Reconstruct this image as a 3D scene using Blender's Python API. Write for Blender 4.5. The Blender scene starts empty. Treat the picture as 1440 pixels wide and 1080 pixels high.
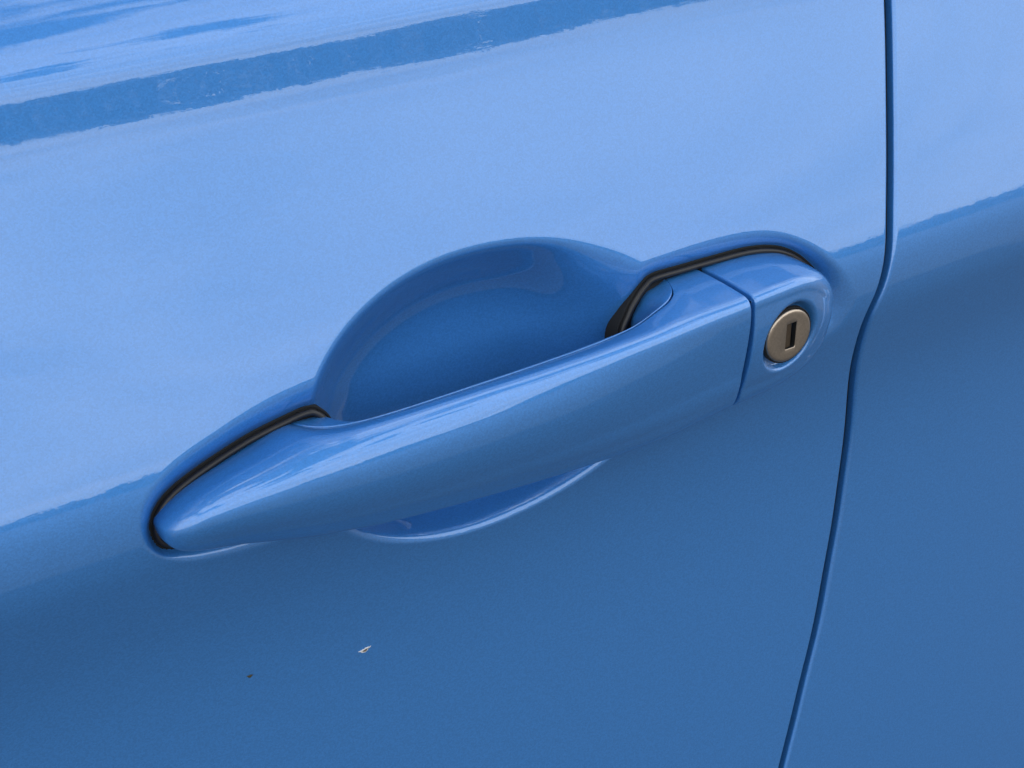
import bpy, math, random
import numpy as np
from mathutils import Matrix, Vector

random.seed(7)
rng = np.random.default_rng(7)
scene = bpy.context.scene
COL = scene.collection
HH = 850.0          # height of the door handle above the ground, mm


def wp(x, w, z):
    """car side coordinates in mm (along the side, outward, up from the handle) -> world metres"""
    return (x * 1e-3, -w * 1e-3, (z + HH) * 1e-3)


# ------------------------------------------------------------------ camera
cam_data = bpy.data.cameras.new("camera")
cam = bpy.data.objects.new("camera", cam_data)
COL.objects.link(cam)
R_ = Vector((0.84609994, -0.52334799, -0.10110276))
U_ = Vector((0.28262119, 0.2796569, 0.91756051))
F_ = Vector((0.45192936, 0.80492167, -0.38452692))
M = Matrix.Identity(4)
for i in range(3):
    M[i][0], M[i][1], M[i][2] = R_[i], U_[i], -F_[i]
M.translation = Vector((-0.17293, -0.30884, 0.15149 + HH * 1e-3))
cam.matrix_world = M
cam_data.sensor_width = 36.0
cam_data.lens = 36.0 * 2050.0 / 1440.0
cam_data.clip_start = 0.01
cam_data.clip_end = 2000.0
scene.camera = cam

# ------------------------------------------------------------------ world, sun, exposure
SUN_EL, SUN_AZ = math.radians(48), math.radians(20)     # sun stands behind the car, azimuth from +Y towards +X
scene.view_settings.view_transform = 'Standard'
scene.view_settings.look = 'None'
scene.view_settings.gamma = 1.0
scene.view_settings.exposure = 0.66
world = bpy.data.worlds.new("World")
scene.world = world
world.use_nodes = True
nt = world.node_tree
nt.nodes.clear()


def N(tree, typ, **kw):
    n = tree.nodes.new(typ)
    for k, v in kw.items():
        if k in n.bl_rna.properties and not k in n.inputs:
            setattr(n, k, v)
        else:
            n.inputs[k].default_value = v
    return n


out = N(nt, 'ShaderNodeOutputWorld')
bg = N(nt, 'ShaderNodeBackground', Strength=0.12)
sky = N(nt, 'ShaderNodeTexSky')
sky.sky_type = 'NISHITA'
sky.sun_disc = False
sky.sun_elevation = SUN_EL
sky.sun_rotation = SUN_AZ
sky.air_density = 1.0
sky.dust_density = 1.5
tc = N(nt, 'ShaderNodeTexCoord')
sep = N(nt, 'ShaderNodeSeparateXYZ')
nt.links.new(tc.outputs['Generated'], sep.inputs[0])
zz = N(nt, 'ShaderNodeMath', operation='MAXIMUM'); zz.inputs[1].default_value = 0.0
nt.links.new(sep.outputs['Z'], zz.inputs[0])
za = N(nt, 'ShaderNodeMath', operation='ADD'); za.inputs[1].default_value = 0.12
nt.links.new(zz.outputs[0], za.inputs[0])
dv = N(nt, 'ShaderNodeVectorMath', operation='DIVIDE')
cmb = N(nt, 'ShaderNodeCombineXYZ')
for s in 'XYZ':
    nt.links.new(za.outputs[0], cmb.inputs[s])
nt.links.new(tc.outputs['Generated'], dv.inputs[0])
nt.links.new(cmb.outputs[0], dv.inputs[1])
cn = N(nt, 'ShaderNodeTexNoise', Scale=3.0, Detail=9.0, Roughness=0.55, Distortion=0.25)
nt.links.new(dv.outputs[0], cn.inputs['Vector'])
# clouds thicken towards the horizon
cov = N(nt, 'ShaderNodeMapRange'); cov.inputs['From Min'].default_value = 0.22; cov.inputs['From Max'].default_value = 0.70
cov.inputs['To Min'].default_value = 0.32; cov.inputs['To Max'].default_value = 0.05
nt.links.new(sep.outputs['Z'], cov.inputs['Value'])
cs = N(nt, 'ShaderNodeMath', operation='ADD')
nt.links.new(cn.outputs['Fac'], cs.inputs[0]); nt.links.new(cov.outputs[0], cs.inputs[1])
cr = N(nt, 'ShaderNodeMapRange'); cr.interpolation_type = 'SMOOTHSTEP'
cr.inputs['From Min'].default_value = 0.51; cr.inputs['From Max'].default_value = 0.59
nt.links.new(cs.outputs[0], cr.inputs['Value'])
cmix = N(nt, 'ShaderNodeMix', data_type='RGBA')
CLOUD = (11.6, 12.1, 12.5, 1)
cmp_ = N(nt, 'ShaderNodeMapping'); cmp_.inputs['Scale'].default_value = (1.0, 1.0, 4.5)
nt.links.new(tc.outputs['Generated'], cmp_.inputs['Vector'])
cb = N(nt, 'ShaderNodeTexNoise', Scale=2.6, Detail=6.0, Roughness=0.55, Distortion=0.8)
nt.links.new(cmp_.outputs[0], cb.inputs['Vector'])
cbm = N(nt, 'ShaderNodeMapRange'); cbm.inputs['From Min'].default_value = 0.3; cbm.inputs['From Max'].default_value = 0.7
nt.links.new(cb.outputs['Fac'], cbm.inputs['Value'])
cbc = N(nt, 'ShaderNodeMix', data_type='RGBA')
cbc.inputs['A'].default_value = (7.4, 8.1, 8.9, 1); cbc.inputs['B'].default_value = CLOUD
nt.links.new(cbm.outputs[0], cbc.inputs['Factor'])
nt.links.new(cbc.outputs['Result'], cmix.inputs['B'])
nt.links.new(cr.outputs[0], cmix.inputs['Factor'])
nt.links.new(sky.outputs['Color'], cmix.inputs['A'])
nt.links.new(cmix.outputs['Result'], bg.inputs['Color'])
nt.links.new(bg.outputs[0], out.inputs[0])

sun_data = bpy.data.lights.new("sun", 'SUN')
sun_data.energy = 3.0
sun_data.angle = math.radians(0.5)
sun_data.color = (1.0, 0.95, 0.87)
sun = bpy.data.objects.new("sun", sun_data)
COL.objects.link(sun)
sdir = Vector((math.sin(SUN_AZ) * math.cos(SUN_EL), math.cos(SUN_AZ) * math.cos(SUN_EL), math.sin(SUN_EL)))
sun.rotation_euler = sdir.to_track_quat('Z', 'Y').to_euler()
sun.location = (0, 3, 6)

# ------------------------------------------------------------------ materials


def new_mat(name):
    m = bpy.data.materials.new(name)
    m.use_nodes = True
    t = m.node_tree
    b = t.nodes['Principled BSDF']
    return m, t, b


PAINT = (0.040, 0.216, 0.56, 1)


def car_paint(name):
    m, t, b = new_mat(name)
    co = N(t, 'ShaderNodeTexCoord')
    vor = N(t, 'ShaderNodeTexVoronoi', Scale=2600.0)      # metallic flakes
    t.links.new(co.outputs['Object'], vor.inputs['Vector'])
    hsv = N(t, 'ShaderNodeMixRGB', blend_type='MULTIPLY')
    mr = N(t, 'ShaderNodeMapRange'); mr.inputs['To Min'].default_value = 0.91; mr.inputs['To Max'].default_value = 1.09
    sepc = N(t, 'ShaderNodeSeparateColor')
    t.links.new(vor.outputs['Color'], sepc.inputs[0])
    t.links.new(sepc.outputs[0], mr.inputs['Value'])
    hsv.inputs[0].default_value = 1.0
    hsv.inputs[1].default_value = PAINT
    t.links.new(mr.outputs[0], hsv.inputs[2])
    t.links.new(hsv.outputs[0], b.inputs['Base Color'])
    # orange peel of the clear coat
    nz = N(t, 'ShaderNodeTexNoise', Scale=260.0, Detail=2.0, Roughness=0.5)
    t.links.new(co.outputs['Object'], nz.inputs['Vector'])
    bp = N(t, 'ShaderNodeBump', Strength=0.02, Distance=0.0006)
    t.links.new(nz.outputs['Fac'], bp.inputs['Height'])
    t.links.new(bp.outputs[0], b.inputs['Coat Normal'])
    b.inputs['Metallic'].default_value = 0.45
    b.inputs['Roughness'].default_value = 0.5
    b.inputs['Coat Weight'].default_value = 1.0
    sm = N(t, 'ShaderNodeTexNoise', Scale=38.0, Detail=5.0, Roughness=0.65, Distortion=0.6)
    t.links.new(co.outputs['Object'], sm.inputs['Vector'])
    smr = N(t, 'ShaderNodeMapRange'); smr.inputs['From Min'].default_value = 0.45; smr.inputs['From Max'].default_value = 0.75
    smr.inputs['To Min'].default_value = 0.008; smr.inputs['To Max'].default_value = 0.05
    t.links.new(sm.outputs['Fac'], smr.inputs['Value'])
    t.links.new(smr.outputs[0], b.inputs['Coat Roughness'])
    b.inputs['Coat IOR'].default_value = 1.75
    return m


M_PAINT = car_paint('blue_metallic_paint')


def simple(name, col, rough=0.5, metal=0.0, noise=None, bump=None):
    m, t, b = new_mat(name)
    b.inputs['Roughness'].default_value = rough
    b.inputs['Metallic'].default_value = metal
    co = N(t, 'ShaderNodeTexCoord')
    nz = N(t, 'ShaderNodeTexNoise', Scale=noise or 400.0, Detail=4.0)
    t.links.new(co.outputs['Object'], nz.inputs['Vector'])
    mx = N(t, 'ShaderNodeMapRange'); mx.inputs['To Min'].default_value = 0.75; mx.inputs['To Max'].default_value = 1.25
    t.links.new(nz.outputs['Fac'], mx.inputs['Value'])
    mm = N(t, 'ShaderNodeMixRGB', blend_type='MULTIPLY')
    mm.inputs[0].default_value = 1.0; mm.inputs[1].default_value = (*col, 1)
    t.links.new(mx.outputs[0], mm.inputs[2])
    t.links.new(mm.outputs[0], b.inputs['Base Color'])
    if bump:
        bp = N(t, 'ShaderNodeBump', Strength=bump, Distance=0.0002)
        t.links.new(nz.outputs['Fac'], bp.inputs['Height'])
        t.links.new(bp.outputs[0], b.inputs['Normal'])
    return m


M_RUBBER = simple('black_rubber', (0.012, 0.0095, 0.008), 0.40, 0, 900)
M_BLACK = simple('gap_black', (0.002, 0.002, 0.002), 0.8, 0, 900)  # near-black, stands for shade in the door gap and beside the gasket beads
M_METAL = simple('nickel_metal', (0.52, 0.42, 0.325), 0.34, 1.0, 1500, 0.06)
M_SHUTTER = simple('dull_brass', (0.13, 0.095, 0.065), 0.5, 0.8, 1200)
M_GLASS = simple('dark_glass', (0.01, 0.012, 0.014), 0.03, 0.0)
M_ASPHALT = simple('pale_asphalt', (0.10, 0.10, 0.10), 0.85, 0.0, 60)
M_LEAF = simple('leaves', (0.10, 0.105, 0.09), 0.6, 0.0, 2)
M_PALE = simple('pale_dropping', (0.72, 0.72, 0.70), 0.7, 0.0, 3000)
M_BROWN = simple('brown_dropping', (0.12, 0.09, 0.07), 0.7, 0.0, 3000)
M_GRIME = simple('dark_grime', (0.05, 0.045, 0.02), 0.7, 0.0, 3000)

# ------------------------------------------------------------------ mesh helpers


def mesh_from(name, verts, faces, mats, parent=None, smooth=True, midx=None):
    """verts (n,3) in car mm coordinates x,w,z"""
    v = np.asarray(verts, dtype=np.float64)
    vv = np.empty_like(v)
    vv[:, 0] = v[:, 0] * 1e-3
    vv[:, 1] = -v[:, 1] * 1e-3
    vv[:, 2] = v[:, 2] * 1e-3
    me = bpy.data.meshes.new(name)
    quads = isinstance(faces, np.ndarray)
    if quads:
        n, k = faces.shape
        me.vertices.add(len(vv)); me.vertices.foreach_set('co', vv.astype(np.float32).ravel())
        me.loops.add(n * k); me.loops.foreach_set('vertex_index', faces.astype(np.int32).ravel())
        me.polygons.add(n)
        me.polygons.foreach_set('loop_start', np.arange(0, n * k, k, dtype=np.int32))
        me.update(calc_edges=True)
        me.validate()
    else:
        me.from_pydata(vv.tolist(), [], faces)
    if not isinstance(mats, (list, tuple)):
        mats = [mats]
    for m in mats:
        me.materials.append(m)
    me.polygons.foreach_set('use_smooth', np.full(len(me.polygons), smooth))
    if midx is not None:
        me.polygons.foreach_set('material_index', np.asarray(midx, dtype=np.int32))
    me.update()
    o = bpy.data.objects.new(name, me)
    COL.objects.link(o)
    if parent is not None:
        o.parent = parent
    else:
        o.location = (0, 0, HH * 1e-3)
    return o


def grid_faces(nr, nc, flip=False, wrap=False):
    r = np.arange(nr - 1)[:, None]
    c = np.arange(nc if wrap else nc - 1)[None, :]
    c2 = (c + 1) % nc
    a = r * nc + c; b = r * nc + c2; d = (r + 1) * nc + c2; e = (r + 1) * nc + c
    f = np.stack([a, b, d, e], -1).reshape(-1, 4)
    return f[:, ::-1].copy() if flip else f


def spline(xs, ys):
    """natural cubic spline"""
    xs = np.asarray(xs, float); ys = np.asarray(ys, float)
    n = len(xs); h = np.diff(xs)
    A = np.eye(n); r = np.zeros(n)
    for i in range(1, n - 1):
        A[i, i - 1] = h[i - 1]; A[i, i] = 2 * (h[i - 1] + h[i]); A[i, i + 1] = h[i]
        r[i] = 6 * ((ys[i + 1] - ys[i]) / h[i] - (ys[i] - ys[i - 1]) / h[i - 1])
    m = np.linalg.solve(A, r)

    def f(x):
        x = np.asarray(x, float)
        i = np.clip(np.searchsorted(xs, x) - 1, 0, n - 2)
        t0 = xs[i + 1] - x; t1 = x - xs[i]; hi = h[i]
        return (m[i] * t0**3 + m[i + 1] * t1**3) / (6 * hi) + (ys[i] / hi - m[i] * hi / 6) * t0 + (ys[i + 1] / hi - m[i + 1] * hi / 6) * t1
    return f


def pchip(xs, ys):
    """monotone cubic interpolation"""
    xs = np.asarray(xs, float); ys = np.asarray(ys, float)
    h = np.diff(xs); d = np.diff(ys) / h
    m = np.zeros_like(ys); m[0] = d[0]; m[-1] = d[-1]
    for i in range(1, len(xs) - 1):
        if d[i - 1] * d[i] > 0:
            w1 = 2 * h[i] + h[i - 1]; w2 = h[i] + 2 * h[i - 1]
            m[i] = (w1 + w2) / (w1 / d[i - 1] + w2 / d[i])

    def f(x):
        x = np.clip(np.asarray(x, float), xs[0], xs[-1])
        i = np.clip(np.searchsorted(xs, x) - 1, 0, len(xs) - 2)
        t = (x - xs[i]) / h[i]
        return ((1 + 2 * t) * (1 - t)**2 * ys[i] + t * (1 - t)**2 * h[i] * m[i] + t * t * (3 - 2 * t) * ys[i + 1] + t * t * (t - 1) * h[i] * m[i + 1])
    return f


def closed_curve(pts, per=10):
    """closed centripetal-ish Catmull-Rom through points -> dense polygon"""
    p = np.asarray(pts, float); n = len(p); o = []
    for i in range(n):
        a, b, c, d = p[i - 1], p[i], p[(i + 1) % n], p[(i + 2) % n]
        for k in range(per):
            t = k / per
            o.append(0.5 * ((2 * b) + (c - a) * t + (2 * a - 5 * b + 4 * c - d) * t * t + (3 * b - a - 3 * c + d) * t**3))
    return np.array(o)


def sdf(poly, X, Z):
    """signed distance, positive inside"""
    P = np.stack([X.ravel(), Z.ravel()], 1)
    best = np.full(len(P), 1e9); inside = np.zeros(len(P), bool)
    n = len(poly)
    for i in range(n):
        a = poly[i]; b = poly[(i + 1) % n]; ab = b - a
        L = ab @ ab
        if L < 1e-9:
            continue
        t = np.clip(((P - a) @ ab) / L, 0, 1)
        q = P - a - t[:, None] * ab
        best = np.minimum(best, (q * q).sum(1))
        cond = (a[1] > P[:, 1]) != (b[1] > P[:, 1])
        if a[1] != b[1]:
            xi = a[0] + (P[:, 1] - a[1]) / (b[1] - a[1]) * ab[0]
            inside ^= cond & (P[:, 0] < xi)
    s = np.sqrt(best)
    return np.where(inside, s, -s).reshape(X.shape)


def sstep(t):
    t = np.clip(t, 0, 1)
    return t * t * t * (t * (6 * t - 15) + 10)


def smax(a, b, k):
    lo = np.clip(np.minimum(a, b) / k, 0, 1)
    return np.maximum(a, b) + 0.25 * k * np.clip(1 - np.abs(a - b) / k, 0, 1)**2 * lo


# ------------------------------------------------------------------ car side surface
# upward tilt of the surface (degrees) against height above the handle (mm)
TILT = [(-470, -8), (-330, 3), (-230, 2), (-160, 0.5), (-120, -1), (-90, -3), (-62, -8), (-42, -15), (-27, -21), (-15, -22),
        (-7, -14), (0, -4), (5, 2), (8.5, 8), (12, 13), (17, 15.3), (30, 15.6), (52, 15.0), (70, 14), (79, 12.8), (84, 11), (87.5, 7.8), (91, 5.4), (95.5, 5.0),
        (98.3, 7.5), (100.6, 17), (104, 24), (110, 31), (118, 38), (129, 44), (142, 50), (150, 55)]
_t = pchip([a for a, b in TILT], [b for a, b in TILT])
_zs = np.linspace(-470, 150, 6201)
_w = -np.concatenate([[0], np.cumsum(np.tan(np.radians(_t(0.5 * (_zs[1:] + _zs[:-1])))) * np.diff(_zs))])
_w = _w - np.interp(-2.0, _zs, _w) + 5.4


def base_w(x, z):
    xx = np.minimum(np.abs(x), 400.0)
    return np.interp(z, _zs, _w) - (xx * xx + 800.0 * (np.abs(x) - xx)) / 12000.0


def seat_w(z):
    return -0.05 * (z - 5.0) - 0.5


RECESS = closed_curve([(-98, -9.8), (-102.6, -4.8), (-103.6, 2.1), (-100.6, 8.5), (-92.2, 14.2), (-81, 18), (-71.6, 20.6), (-62.3, 22.4),
                       (-40, 24.5), (0, 26), (49, 27), (58, 27.2), (70.4, 27.2), (83, 26), (93.6, 23), (104.3, 16.8), (112, 9.5), (117, 2),
                       (119, -6), (115, -15), (100, -22), (60, -26), (0, -24), (-50, -20), (-65, -18.4), (-78, -16.6), (-87, -14.9), (-94, -12.6)])
GASK_L = closed_curve([(-51.2, 10.2), (-54.0, 14.2), (-57.3, 15.3), (-63, 14.7), (-72.5, 13.1), (-82, 10.5), (-90.6, 7.5), (-95.8, 4.7), (-98.9, 1.5),
                       (-100.3, -2.3), (-99.5, -6.2), (-96.5, -8.4), (-88, -10.2), (-75, -12), (-60, -13), (-52, -8), (-50.5, 2)])
GASK_R = closed_curve([(35.0, 7.0), (38.2, 13.4), (41.5, 17.3), (44.8, 20.1), (48.6, 21.7), (58.3, 21.6), (68.3, 21.4), (81.2, 20.9), (90.3, 19.3), (97, 16.6), (102.8, 12.3),
                       (107.7, 6.5), (109.6, 0), (109, -7), (104, -13), (92, -17), (75, -19), (55, -19), (42, -15), (36, -6)])


def door_w(X, Z):
    B = base_w(X, Z)
    W = B.copy()
    m = (X > -125) & (X < 135) & (Z > -45) & (Z < 60)
    x = X[m]; z = Z[m]; b = B[m]
    d = sdf(RECESS, x, z)
    dG = np.clip(-np.maximum(sdf(GASK_L, x, z), sdf(GASK_R, x, z)), 0, 7.0)   # distance still to go to the rubber
    dR = np.maximum(d, 0)
    t_side = dR / (dR + np.maximum(dG - 0.1, 0) + 1e-6)
    t_low = np.clip(dR / (3.0 + 0.03 * np.maximum(x + 100, 0)), 0, 1)
    low = sstep((-z - 5.0) / 6.0) * sstep((x + 99) / 8.0)
    t_roll = np.clip(t_side * (1 - low) + t_low * low, 0, 1)
    rec = smax(b - seat_w(z), 0 * b, 0.4 + 3.0 * sstep((x - 100) / 9.0)) * t_roll**1.8
    # grip cup
    ax = np.where(x < -7, 55.0, 65.0)
    az = np.where(z > 2, 40.5, 40.3)
    r = np.sqrt(((x + 7) / ax)**2 + ((z - 2) / az)**2) + 1e-9
    g = np.sqrt(((x + 7) / ax**2)**2 + ((z - 2) / az**2)**2) + 1e-9
    dc = r * (1 - r) / g                      # approximate distance inside the oval
    dc = np.where(r < 1, np.maximum(dc, 0), 0)
    dc = np.where(r < 0.25, 30.0, np.minimum(dc, 30.0))
    bot = sstep((-z - 2) / 14.0)
    L = 9.5 + 3.5 * sstep((x - 5) / 30.0)
    soft = (b + 17.0 - 10.5 * sstep((x - 8) / 30.0) + 0.0011 * (z - 12.0)**2 - 0.02 * (z - 12)) * (1 - np.exp(-(dc / L)**1.7))
    # lower edge: a narrow chamfer, then a steep wall
    dch = np.minimum(np.sqrt(dc * dc + 0.05) - 0.22, 2.1)
    deep = np.maximum(dc - 1.7, 0)
    hard = 0.74 * dch + 14.0 * (1 - np.exp(-(deep / 3.2)**1.5))
    cup = np.where(dc > 0, soft * (1 - bot) + hard * bot, 0)
    W[m] = b - smax(rec, cup, 2.6)
    return W


def gap_x(z):
    return GAP(z)


GAP = spline([-470, -330, -230, -179, -163.7, -145.9, -128.3, -107.6, -92.2, -73.8, -57.8, -40.9, -26.5, -18.2, -10.5, -3.9, 1.4, 10.7, 28.5, 54.2, 78, 110, 150],
             [0, 45, 82, 99.3, 105.1, 111.4, 117.5, 122.6, 126.0, 128.5, 129.4, 127.7, 125.4, 124.7, 125.2, 127.6, 129.4, 132.0, 137.3, 144.4, 149.9, 154, 156])


def zrows():
    return np.concatenate([np.linspace(-470, -260, 30)[:-1], np.linspace(-260, -46, 130)[:-1], np.linspace(-46, 52, 200)[:-1],
                           np.linspace(52, 88, 40)[:-1], np.linspace(88, 112, 80)[:-1], np.linspace(112, 150, 40)])


# ------------------------------------------------------------------ the car
car = bpy.data.objects.new('car', None)
COL.objects.link(car)
car.location = (0, 0, HH * 1e-3)
car['label'] = 'light blue metallic car with pull handle and round key lock in its door'
car['category'] = 'car'


def side_panel(name, left):
    zr = zrows()
    g = gap_x(zr)
    rad = 0.9 if left else 1.15
    if left:
        edge = g - rad
        c = np.concatenate([np.linspace(-1800, -175, 60)[:-1], np.linspace(-175, 134, 540)])
        s = (c - c[0]) / (c[-1] - c[0])
        Xg = c[0] + s[None, :] * (edge[:, None] - c[0])
        Zg = np.repeat(zr[:, None], Xg.shape[1], 1)
        Wg = door_w(Xg, Zg)
        # ease the inside of the cup so that its reflections run smoothly
        ro = np.sqrt(((Xg + 7) / np.where(Xg < -7, 55.0, 65.0))**2 + ((Zg - 2) / 40.5)**2)
        mk = sstep((0.98 - ro) / 0.14) * sstep((43 - Xg) / 8.0) * sstep((Zg - 3) / 9.0)
        r0 = int(np.searchsorted(zr, -20)); r1 = int(np.searchsorted(zr, 51.5)); c0 = int(np.searchsorted(c, -90)); c1 = int(np.searchsorted(c, 90))
        sub = Wg[r0:r1, c0:c1].copy()
        for _ in range(36):
            sub[1:-1, 1:-1] = (sub[1:-1, 1:-1] * 4 + 2 * (sub[:-2, 1:-1] + sub[2:, 1:-1] + sub[1:-1, :-2] + sub[1:-1, 2:]) + sub[:-2, :-2] + sub[:-2, 2:] + sub[2:, :-2] + sub[2:, 2:]) / 16
        k = mk[r0:r1, c0:c1]
        Wg[r0:r1, c0:c1] = Wg[r0:r1, c0:c1] * (1 - k) + sub * k
    else:
        edge = g + 3.3 + rad
        c = np.concatenate([np.linspace(0, 90, 160)[:-1], np.linspace(90, 1800, 70)])
        Xg = edge[:, None] + c[None, :] * (1.0 if not left else -1.0)
        Zg = np.repeat(zr[:, None], Xg.shape[1], 1)
        Wg = base_w(Xg, Zg)
        Xg, Zg, Wg = Xg[:, ::-1], Zg[:, ::-1], Wg[:, ::-1]
    sg = 1 if left else -1
    ex, ew, ez = Xg[:, -1], Wg[:, -1], Zg[:, -1]
    cols = []
    for a in np.linspace(0, math.pi / 2, 9)[1:]:
        cols.append((ex + sg * rad * math.sin(a), ew - rad * (1 - math.cos(a))))
    for dd in (1.5, 3.5, 7, 14, 20):
        cols.append((ex + sg * rad, ew - rad - dd))
    Xg = np.hstack([Xg] + [a[:, None] for a, b in cols])
    Wg = np.hstack([Wg] + [b[:, None] for a, b in cols])
    Zg = np.hstack([Zg] + [ez[:, None]] * len(cols))
    V = np.stack([Xg, Wg, Zg], -1).reshape(-1, 3)
    return mesh_from(name, V, grid_faces(*Xg.shape, flip=not left), M_PAINT, car)


door = side_panel('door', True)
rear = side_panel('rear_side_panel', False)

# dark door shut behind the gap
zr = np.linspace(-460, 145, 40)
gx = gap_x(zr)
V = []
for off in (-40, 60):
    for z, x in zip(zr, gx):
        V.append((x + off, float(np.interp(z, _zs, _w)) - 21.5, z))
n = len(zr)
mesh_from('door_shut', V, [(i, i + 1, n + i + 1, n + i) for i in range(n - 1)], M_BLACK, car)


# black strip added inside the gap, its colour stands for the shade there
zr2 = np.linspace(-465, 146, 240)
gx2 = gap_x(zr2)
V = []
for off, dp in ((-6.0, -9.0), (-2.0, -4.2), (0.6, -3.2), (2.2, -2.9), (3.0, -3.0), (4.2, -4.5)):
    for z, x in zip(zr2, gx2):
        V.append((x + off, float(base_w(x, z)) + dp, z))
mesh_from('gap_shade_strip', V, grid_faces(6, len(zr2)), M_BLACK, car)


# rest of the shell above and below the frame: glass, roof, sill (they shade this side of the car)
def strip(name, prof, x0, x1, mat):
    V = [(x, w, z) for x in np.linspace(x0, x1, 24) for (w, z) in prof]
    k = len(prof)
    F = [(i * k + j, (i + 1) * k + j, (i + 1) * k + j + 1, i * k + j + 1) for i in range(23) for j in range(k - 1)]
    return mesh_from(name, V, F, mat, car)


w_top = float(_w[-1])
strip('side_window', [(w_top - 6, 146), (w_top - 60, 260), (w_top - 150, 400), (w_top - 210, 480)], -1780, 1900, M_GLASS)
strip('roof', [(w_top - 205, 478), (w_top - 235, 505), (w_top - 290, 525), (w_top - 420, 545), (w_top - 700, 560), (w_top - 1000, 545), (w_top - 1400, 470), (w_top - 1500, 150), (w_top - 1520, -600)], -1790, 1910, M_PAINT)
w_bot = float(_w[0])
strip('sill', [(w_bot - 4, -475), (w_bot + 2, -520), (w_bot - 20, -600), (w_bot - 90, -640), (w_bot - 400, -645)], -1800, 1920, M_PAINT)


# ------------------------------------------------------------------ lofted handle
def round_profile(P, rad, bulge, nseg, ncor=9):
    """open polyline of control points (w,z) with corner radii; bulge per segment -> resampled points"""
    P = np.asarray(P, float)
    o = []
    n = len(P)
    ends = []
    for i in range(n):
        if i in (0, n - 1):
            ends.append((P[i], P[i])); continue
        a = P[i - 1] - P[i]; b = P[i + 1] - P[i]
        la = np.linalg.norm(a) + 1e-9; lb = np.linalg.norm(b) + 1e-9
        ends.append((P[i] + a / la * min(rad[i], (0.62 if i == 2 else 0.48) * la), P[i] + b / lb * min(rad[i], 0.48 * lb)))
    for i in range(n):
        if 0 < i < n - 1:
            p0, p1 = ends[i]
            for t in np.linspace(0, 1, ncor):
                o.append((1 - t)**2 * p0 + 2 * t * (1 - t) * P[i] + t * t * p1)
        else:
            o.append(P[i])
        if i < n - 1:
            q0 = ends[i][1]; q1 = ends[i + 1][0]
            d = q1 - q0
            nn = np.array([-d[1], d[0]])
            for t in np.linspace(0, 1, nseg[i] + 2)[1:-1]:
                o.append(q0 + d * t + nn * bulge[i] * 4 * t * (1 - t))
    return np.array(o)


def prof_normals(p):
    d = np.gradient(p, axis=0)
    nn = np.stack([-d[:, 1], d[:, 0]], 1)
    return nn / (np.linalg.norm(nn, axis=1, keepdims=True) + 1e-9)


def smooth_rows(A, it):
    for _ in range(it):
        A[1:-1] = 0.25 * A[:-2] + 0.5 * A[1:-1] + 0.25 * A[2:]
    return A


X0 = -99.3
XS = 64.9     # seam between pull and lock cover


def s_of(x):
    return np.sqrt(np.maximum(np.asarray(x, float) - X0, 0))


# x, z back top, w ridge, z ridge, w low, z low
GT = [(-99.3, -0.8, 0.0, -0.8, 0.0, -1.0), (-98.8, 0.8, 5.6, 0.3, 4.9, -4.2), (-97.6, 2.0, 8.4, 1.5, 6.6, -6.2), (-94.6, 3.6, 11.8, 3.7, 7.7, -8.3),
      (-90.2, 5.3, 14.3, 6.2, 8.3, -9.5), (-82.7, 7.4, 16.8, 8.9, 8.8, -11.0), (-74, 9.8, 19.3, 11.0, 9.8, -12.9), (-64, 12.2, 21.4, 13.2, 11.0, -15.0),
      (-52, 13.0, 23.0, 14.5, 12.0, -16.6), (-34, 12.9, 24.4, 15.3, 12.8, -18.4), (-12, 12.9, 25.0, 15.6, 13.2, -20.2), (10, 13.3, 25.0, 15.6, 13.3, -21.6),
      (30, 14.8, 24.4, 15.7, 13.1, -22.4), (46, 18.0, 23.6, 15.7, 12.8, -22.3), (56, 19.3, 23.0, 15.7, 12.4, -21.8), (64.9, 19.4, 22.6, 15.8, 12.1, -21.2)]
gs = [float(s_of(r[0])) for r in GT]
g_zs, g_wr, g_zr, g_wl, g_zl = [pchip(gs, [r[k] for r in GT]) for k in range(1, 6)]
# w of the seam with the inner liner
g_ws = pchip([-200, -64, -60, -55, -50, -42, -30, -10, 20, 36, 44, 49, 52, 54, 200],
             [-5, -5, 3.0, 8.0, 10.0, 11.4, 12.2, 12.6, 12.7, 12.2, 10.6, 7.6, 3.5, -5, -5])
g_zss = pchip([-200, -64, -55, -50, -30, -10, 10, 26, 38, 46, 50, 54, 200], [0, 0, -0.9, -1.0, -0.7, -0.5, -0.6, -0.9, -1.0, -0.6, -0.2, 0, 0])
g_rr = pchip([-100, -90, -70, -30, 10, 50, 80], [4, 6.5, 8.0, 7.5, 6.0, 4.6, 4.0])
g_dl = pchip([-100, -94, -80, -45, -5, 30, 55, 80], [0.4, 1.5, 3.4, 4.6, 3.8, 1.7, 0.4, 0.3])


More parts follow.
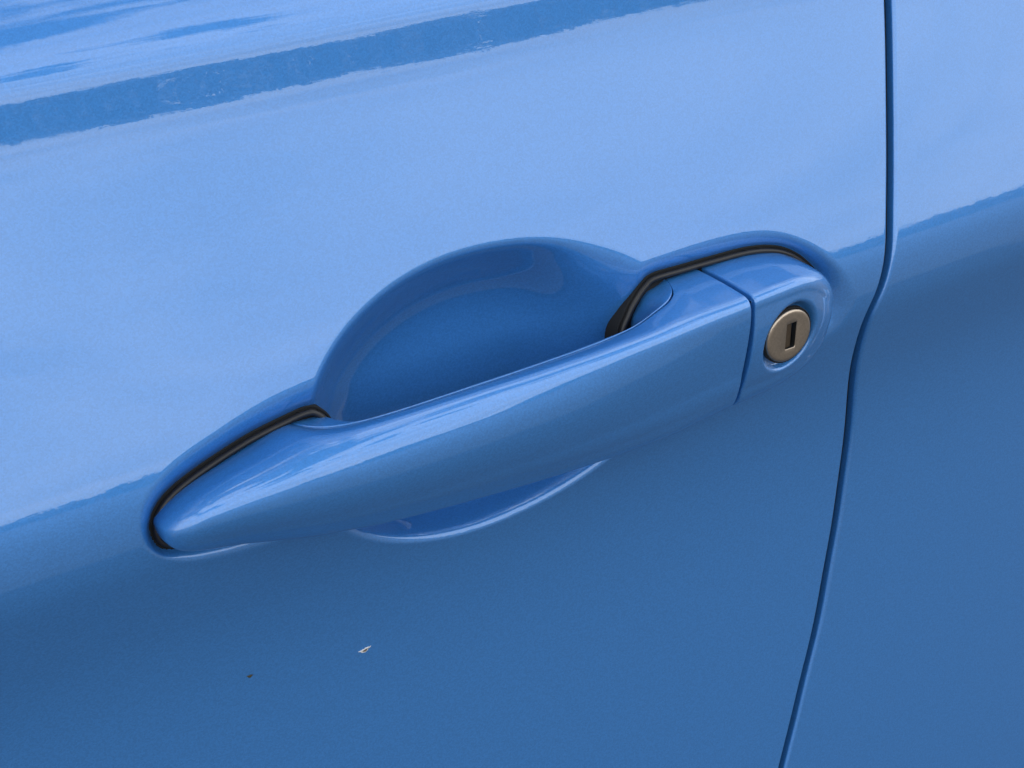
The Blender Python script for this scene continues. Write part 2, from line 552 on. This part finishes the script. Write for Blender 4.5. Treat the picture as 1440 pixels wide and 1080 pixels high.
def shell_profile(x):
    s = s_of(x)
    zs, wr, zr, wl, zl = [float(f(s)) for f in (g_zs, g_wr, g_zr, g_wl, g_zl)]
    ws = float(g_ws(x))
    zsv = zs + (float(g_zss(x)) if ws > -4.9 else 0)
    # top back point lies on the line from the seat to the ridge
    if ws > -4.9:
        t = np.clip((ws - 1.0) / (wr - 1.0), 0, 1)
        zt = zs + (zr - zs) * t
        if -58 < x < 30:
            zt = zsv
        else:
            k = sstep(np.array((x - 30) / 16.0)) if x > 0 else sstep(np.array((-58 - x) / 5.0))
            zt = zsv * (1 - k) + zt * k
    else:
        zt = zs
    base = -6.0
    mid = float(sstep(np.array((x + 60) / 14.0)) * sstep(np.array((56 - x) / 14.0)))
    wk = base * (1 - mid) + 8.8 * mid
    zk = zl + 1.0 + 4.5 * mid
    rr = float(g_rr(x))
    dl = float(g_dl(x))
    R = (wr - 0.75 * dl, zr + 0.12 * dl)
    fq = 0.30 + 0.026 * dl
    Q = (wr + (wl - wr) * fq + 1.2 + 0.95 * dl, zr + (zl - zr) * fq)
    P = [(ws + 0.15, zt - 2.5), (ws, zt), R, Q, (wl, zl), (wk, zk)]
    return round_profile(P, [0, 0.5, rr, 14.0, 7.5, 0], [0, 0.018, 0.01, 0.03, 0.0], [3, 16, 12, 30, 8], 14)


def cap_profile(x):
    q = math.sqrt(max(XE - x, 0))
    zs, wr, zr, wl, zl = [float(f(q)) for f in (c_zs, c_wr, c_zr, c_wl, c_zl)]
    P = [(-6.0, zs - 0.5), (-5.0, zs), (wr, zr), (wl, zl), (-6.0, zl + 1.0)]
    rr = 4.0 + 4.5 * float(sstep(np.array((x - 84) / 20)))
    return round_profile(P, [0, 0.5, rr, 7.5, 0], [0, 0.018, 0.06, 0.0], [3, 16, 50, 8], 12)


XE = 107.9
CT = [(107.9, 0.0, 0.0, 0.0, 0.0, -0.8), (107.3, 2.8, 4.8, 2.4, 4.0, -4.4), (105.7, 6.8, 9.2, 5.6, 6.5, -8.6), (102.4, 11.3, 13.4, 9.0, 8.4, -12.7),
      (97.4, 15.0, 16.8, 12.0, 9.8, -16.4), (90.7, 17.8, 19.3, 14.4, 10.8, -19.1), (82, 19.2, 21.0, 15.8, 11.5, -20.5), (74, 19.6, 22.0, 16.0, 11.9, -21.0), (64.9, 19.4, 22.6, 15.8, 12.1, -21.2)]
cq = [math.sqrt(XE - r[0]) for r in CT]
c_zs, c_wr, c_zr, c_wl, c_zl = [pchip(cq, [r[k] for r in CT]) for k in range(1, 6)]


def loft(xs, prof, seam_end, edge_r=0.55, flipx=False):
    """stack of profiles; at the seam the edge is rolled over by edge_r and the end is closed inward"""
    P = np.array([prof(x) for x in xs])
    P = smooth_rows(P, 3)
    X = np.repeat(np.asarray(xs, float)[:, None], P.shape[1], 1)
    if seam_end:
        p = P[-1]; nn = prof_normals(p)
        sg = 1.0 if xs[-1] > xs[0] else -1.0
        ex, ep = [], []
        for a in np.linspace(0, math.pi / 2, 6)[1:]:
            ex.append(np.full(P.shape[1], xs[-1] + sg * edge_r * math.sin(a)))
            ep.append(p - nn * edge_r * (1 - math.cos(a)))
        for inset in (2.0, 4.0):
            ex.append(np.full(P.shape[1], xs[-1] + sg * edge_r))
            ep.append(p - nn * (edge_r + inset))
        X = np.vstack([X] + [e[None] for e in ex]); P = np.vstack([P] + [e[None] for e in ep])
    return X, P


def stations(a, b, step, root):
    """denser towards the rounded tip at `root`"""
    n = int(abs(b - a) / step)
    if root is None:
        return np.linspace(a, b, n)
    t = np.linspace(0, 1, n)
    L = abs(b - a)
    k = 0.6
    xx = L * (k * t * t + (1 - k) * t)
    xx[0] = 0.002
    xx2 = np.concatenate([[0.002, 0.02, 0.06, 0.12, 0.2, 0.3, 0.42], xx[xx > 0.5]])
    return root + (xx2 if b > a else -xx2)


SEAM_HALF = 0.75
xs = stations(X0, XS - SEAM_HALF - 0.55, 0.75, X0)
X, P = loft(xs, shell_profile, True)
V = np.stack([X, P[:, :, 0], P[:, :, 1]], -1).reshape(-1, 3)
handle = mesh_from('door_handle', V, grid_faces(*X.shape, flip=True), M_PAINT, car)

# lock cover with a dish round the key cylinder
LC = np.array([80.9, -1.0])   # lock centre x,z
xs = stations(XE, XS + SEAM_HALF + 0.55, 0.30, XE)
X, P = loft(xs, cap_profile, True)
front = P[:, :, 0] > 9
rad = np.sqrt((X - LC[0])**2 + (P[:, :, 1] - LC[1])**2)
dish = 2.9 * (1 - sstep((rad - 8.6) / 2.8))
P[:, :, 0] -= np.where(front, dish, 0)
V = np.stack([X, P[:, :, 0], P[:, :, 1]], -1).reshape(-1, 3)
cover = mesh_from('lock_cover', V, grid_faces(*X.shape), M_PAINT, car)

# inner liner of the pull
l_wb = pchip([-64, -57, -53.5, -50.5, -46, -38, -20, 10, 26, 33, 37.5, 41, 44, 54], [-6, -6, -5, 3, 7.0, 8.4, 8.8, 8.8, 8.6, 7.6, 4.5, -3, -6, -6])
l_zb = pchip([-64, -58, -54, -51, -46, -38, -20, 10, 26, 34, 38, 41, 46, 50, 54], [12.4, 12.7, 11.8, 11.0, 10.9, 11.2, 11.6, 11.9, 12.4, 12.0, 10.6, 11.0, 17.0, 18.9, 19.2])


def liner_profile(x):
    s = s_of(x)
    zs, zl = float(g_zs(s)), float(g_zl(s))
    ws = max(float(g_ws(x)), -5)
    sp = shell_profile(x)
    zt = sp[4][1] if False else max(sp[:22, 1])
    # height of the shell's own top at the seam
    k = np.argmin(abs(sp[:30, 0] - (ws + 0.4)) + 0.5 * (sp[:30, 1].max() - sp[:30, 1]))
    zt = sp[k, 1]
    wb, zb = float(l_wb(x)), float(l_zb(x))
    P = [(ws - 0.7, zt - 3.5), (ws - 0.7, zt + 0.05), (min(wb, ws - 1.3), min(zb, zt + 0.05)), (min(wb, ws - 1.3) - 0.2, zl + 8), (max(wb, 4) + 3, zl + 5)]
    return round_profile(P, [0, 0.5, 3.0, 3, 0], [0, 0.0, 0.0, 0.0], [2, 12, 14, 5], 10)


xs = np.linspace(-62.5, 52.6, 220)
Pl = smooth_rows(np.array([liner_profile(x) for x in xs]), 6)
Xl = np.repeat(xs[:, None], Pl.shape[1], 1)
V = np.stack([Xl, Pl[:, :, 0], Pl[:, :, 1]], -1).reshape(-1, 3)
mesh_from('handle_liner', V, grid_faces(*Xl.shape, flip=False), M_PAINT, handle)


# ------------------------------------------------------------------ gaskets
def gasket(name, poly):
    n = len(poly)
    d = np.roll(poly, -1, 0) - np.roll(poly, 1, 0)
    nn = np.stack([d[:, 1], -d[:, 0]], 1); nn /= np.linalg.norm(nn, axis=1, keepdims=True)
    area = 0.5 * np.sum(poly[:, 0] * np.roll(poly[:, 1], -1) - poly[:, 1] * np.roll(poly[:, 0], -1))
    if area < 0:
        nn = -nn                               # outward
    rings = []
    # flat skirt, its black stands for the shaded gap beside the bead, then the round bead, then the floor below the handle foot
    sec = [(0.35, -19.0), (0.35, 0.3), (0.25, 0.45), (0.0, 0.48), (-0.3, 0.4), (-0.5, 0.2)]
    for a in np.linspace(0, math.pi, 9):
        sec.append((-1.35 + 0.85 * math.cos(a), 0.55 + 1.05 * math.sin(a)))
    sec += [(-2.35, 0.1), (-3.6, 0.1)]
    V = []
    for off, h in sec:
        p = poly + nn * off
        for q in p:
            V.append((q[0], seat_w(q[1]) + h, q[1]))
    k = len(sec)
    F = grid_faces(k, n, flip=area > 0, wrap=True).tolist()
    c = len(V)
    ctr = poly.mean(0)
    V.append((ctr[0], seat_w(ctr[1]) + 0.1, ctr[1]))
    for i in range(n):
        F.append([(k - 1) * n + i, (k - 1) * n + (i + 1) % n, c])
    MI = [0 if 6 <= i // n <= 13 else 1 for i in range(len(F))]
    return mesh_from(name, V, F, [M_RUBBER, M_BLACK], car, True, MI)


gasket('gasket', GASK_L)
gasket('gasket', GASK_R)

# ------------------------------------------------------------------ key cylinder
CW = 17.4     # outward position of its face
CT_ = math.radians(-9)   # the face leans slightly down


def lock_frame(x, w, z):
    """local cylinder coordinates (x, outward, z) -> car coordinates"""
    return (LC[0] + x, CW + w * math.cos(CT_) + z * math.sin(-CT_) , LC[1] + z * math.cos(CT_) + w * math.sin(CT_))


def lathe(prof, n=96):
    V = []
    for r, h in prof:
        for i in range(n):
            a = 2 * math.pi * i / n
            V.append(lock_frame(r * math.cos(a), h, r * math.sin(a)))
    return V


def lock_parts():
    n = 96
    KX, KH, KW = 0.6, 4.0, 1.8       # keyway offset, half height, half width
    # rounded rectangle sampled by angle to match the circle
    rect = []
    for i in range(n):
        a = 2 * math.pi * i / n
        c, s = math.cos(a), math.sin(a)
        # map the angle so that corners get samples
        t = 1 / max(abs(c) / KW, abs(s) / KH)
        rect.append((KX + c * t, s * t))
    R = 8.1
    V, F, MI = [], [], []

    def ring(pts):
        b = len(V)
        V.extend(lock_frame(x, w, z) for x, w, z in pts)
        return b

    def circ(r, h):
        return ring([(r * math.cos(2 * math.pi * i / n), h, r * math.sin(2 * math.pi * i / n)) for i in range(n)])

    rings = [circ(R, -4.0), circ(R, -0.75), circ(R - 0.1, -0.45), circ(R - 0.35, -0.18), circ(R - 0.7, -0.04), circ(R - 1.05, 0.0), circ(R - 1.6, 0.0), circ(5.5, 0.0)]
    rings.append(ring([(KX + (x - KX) * 1.10, 0.0, z * 1.045) for x, z in rect]))
    rings.append(ring([(KX + (x - KX) * 1.03, -0.05, z * 1.015) for x, z in rect]))
    rings.append(ring([(x, -0.25, z) for x, z in rect]))
    rings.append(ring([(x, -5.0, z) for x, z in rect]))
    for k in range(len(rings) - 1):
        for i in range(n):
            F.append((rings[k] + i, rings[k + 1] + i, rings[k + 1] + (i + 1) % n, rings[k] + (i + 1) % n)); MI.append(1 if k == len(rings) - 2 else 0)
    F.append(tuple(rings[-1] + i for i in range(n))); MI.append(1)
    cyl = mesh_from('lock_cylinder', V, F, [M_METAL, M_BLACK], cover, True, MI)
    # spring shutter inside the keyway, open along its right side
    V2 = [lock_frame(x, w, z) for x, w, z in [(KX - KW, -0.75, -KH), (KX + 0.75, -1.0, -KH), (KX + 0.75, -1.0, KH), (KX - KW, -0.75, KH),
                                              (KX + 0.75, -4, -KH), (KX + 0.75, -4, KH)]]
    mesh_from('keyway_shutter', V2, [(0, 1, 2, 3), (1, 4, 5, 2)], M_SHUTTER, cover, False)
    # black seal ring
    pr = [(8.15, -3.6), (8.2, -0.75), (8.4, -0.65), (8.6, -0.8), (8.65, -1.5), (8.65, -3.6)]
    V3 = lathe(pr, n)
    mesh_from('lock_seal', V3, grid_faces(len(pr), n, wrap=True), M_BLACK, cover)


lock_parts()


# ------------------------------------------------------------------ dirt on the door
def fleck(name, x0, z0, L, Wd, ang, mats, hollow):
    n = 22
    rr = np.random.default_rng(3)
    jag = 1 + 0.22 * rr.standard_normal(n)
    ca, sa = math.cos(ang), math.sin(ang)
    V, F, MI = [], [], []
    for k, (sc, h) in enumerate([(1.0, 0.02), (0.86, 0.22), (0.6, 0.28), (0.42, 0.12 if hollow else 0.3), (0.12, 0.08 if hollow else 0.32)]):
        for i in range(n):
            a = 2 * math.pi * i / n
            u = L * 0.5 * math.cos(a) * sc * jag[i]; v = Wd * 0.5 * math.sin(a) * sc * jag[i] * (1.25 - 0.5 * math.cos(a))
            x = x0 + u * ca - v * sa; z = z0 + u * sa + v * ca
            V.append((x, float(door_w(np.array([[x]]), np.array([[z]]))[0, 0]) + h, z))
    for k in range(4):
        for i in range(n):
            F.append((k * n + i, k * n + (i + 1) % n, (k + 1) * n + (i + 1) % n, (k + 1) * n + i)); MI.append(1 if k >= 2 and len(mats) > 1 else 0)
    F.append(tuple(4 * n + i for i in range(n))); MI.append(len(mats) - 1)
    return mesh_from(name, V, F, mats, None, True, MI)


f1 = fleck('bird_dropping', -47.4, -64.2, 2.8, 1.1, math.radians(18), [M_PALE, M_BROWN], True)
f1['label'] = 'tiny pale hollow fleck of dried dirt on the lower door below the handle'
f1['category'] = 'dirt fleck'
f2 = fleck('dirt_speck', -80.4, -57.8, 1.3, 0.8, math.radians(10), [M_GRIME], False)
f2['label'] = 'tiny dark speck of grime on the lower door, left of the pale fleck'
f2['category'] = 'dirt speck'

# ------------------------------------------------------------------ ground and far wood (seen only mirrored in the paint)
gm = bpy.data.meshes.new('ground')
S = 600.0
gm.from_pydata([(-S, -S, 0), (S, -S, 0), (S, S, 0), (-S, S, 0)], [], [(0, 1, 2, 3)])
gm.materials.append(M_ASPHALT)
go = bpy.data.objects.new('ground', gm)
COL.objects.link(go)
go['kind'] = 'structure'

V, F = [], []


def leaf(c, r):
    b = len(V)
    n1 = rng.standard_normal(3); n1 /= np.linalg.norm(n1)
    n2 = np.cross(n1, rng.standard_normal(3)); n2 /= np.linalg.norm(n2)
    for q in (n1 * r, n2 * r * 0.7, -n1 * r, -n2 * r * 0.7):
        V.append(tuple(c + q))
    F.append((b, b + 1, b + 2, b + 3))


az = math.radians(-130)
while az < math.radians(35):
    D = 34 + rng.uniform(-4, 5)
    h = 1.9 + 0.7 * rng.random() + 0.35 * math.sin(az * 9) + 0.3 * math.sin(az * 23 + 1)
    wd = rng.uniform(0.7, 1.6)
    cx, cy = D * math.cos(az), D * math.sin(az)
    for k in range(300):
        d = rng.standard_normal(3); d /= np.linalg.norm(d)
        rr_ = rng.random()**0.4
        p = np.array([cx + d[0] * wd * rr_, cy + d[1] * wd * rr_, max(0.1, h * 0.5 + d[2] * h * 0.5 * rr_)])
        leaf(p, rng.uniform(0.10, 0.26))
    for k in range(9):                      # sprigs above the crown
        sx, sy = cx + rng.uniform(-wd, wd), cy + rng.uniform(-wd, wd)
        for j in range(5):
            leaf(np.array([sx, sy, h * 0.8 + j * 0.12 * rng.uniform(0.6, 1.6)]), rng.uniform(0.05, 0.11))
    az += wd * 0.7 / D
tm = bpy.data.meshes.new('far_wood')
tm.from_pydata(V, [], F)
tm.materials.append(M_LEAF)
to = bpy.data.objects.new('far_wood', tm)
COL.objects.link(to)
to['kind'] = 'stuff'
to['label'] = 'line of dark green trees mirrored in the paint of the door'
to['category'] = 'wood'
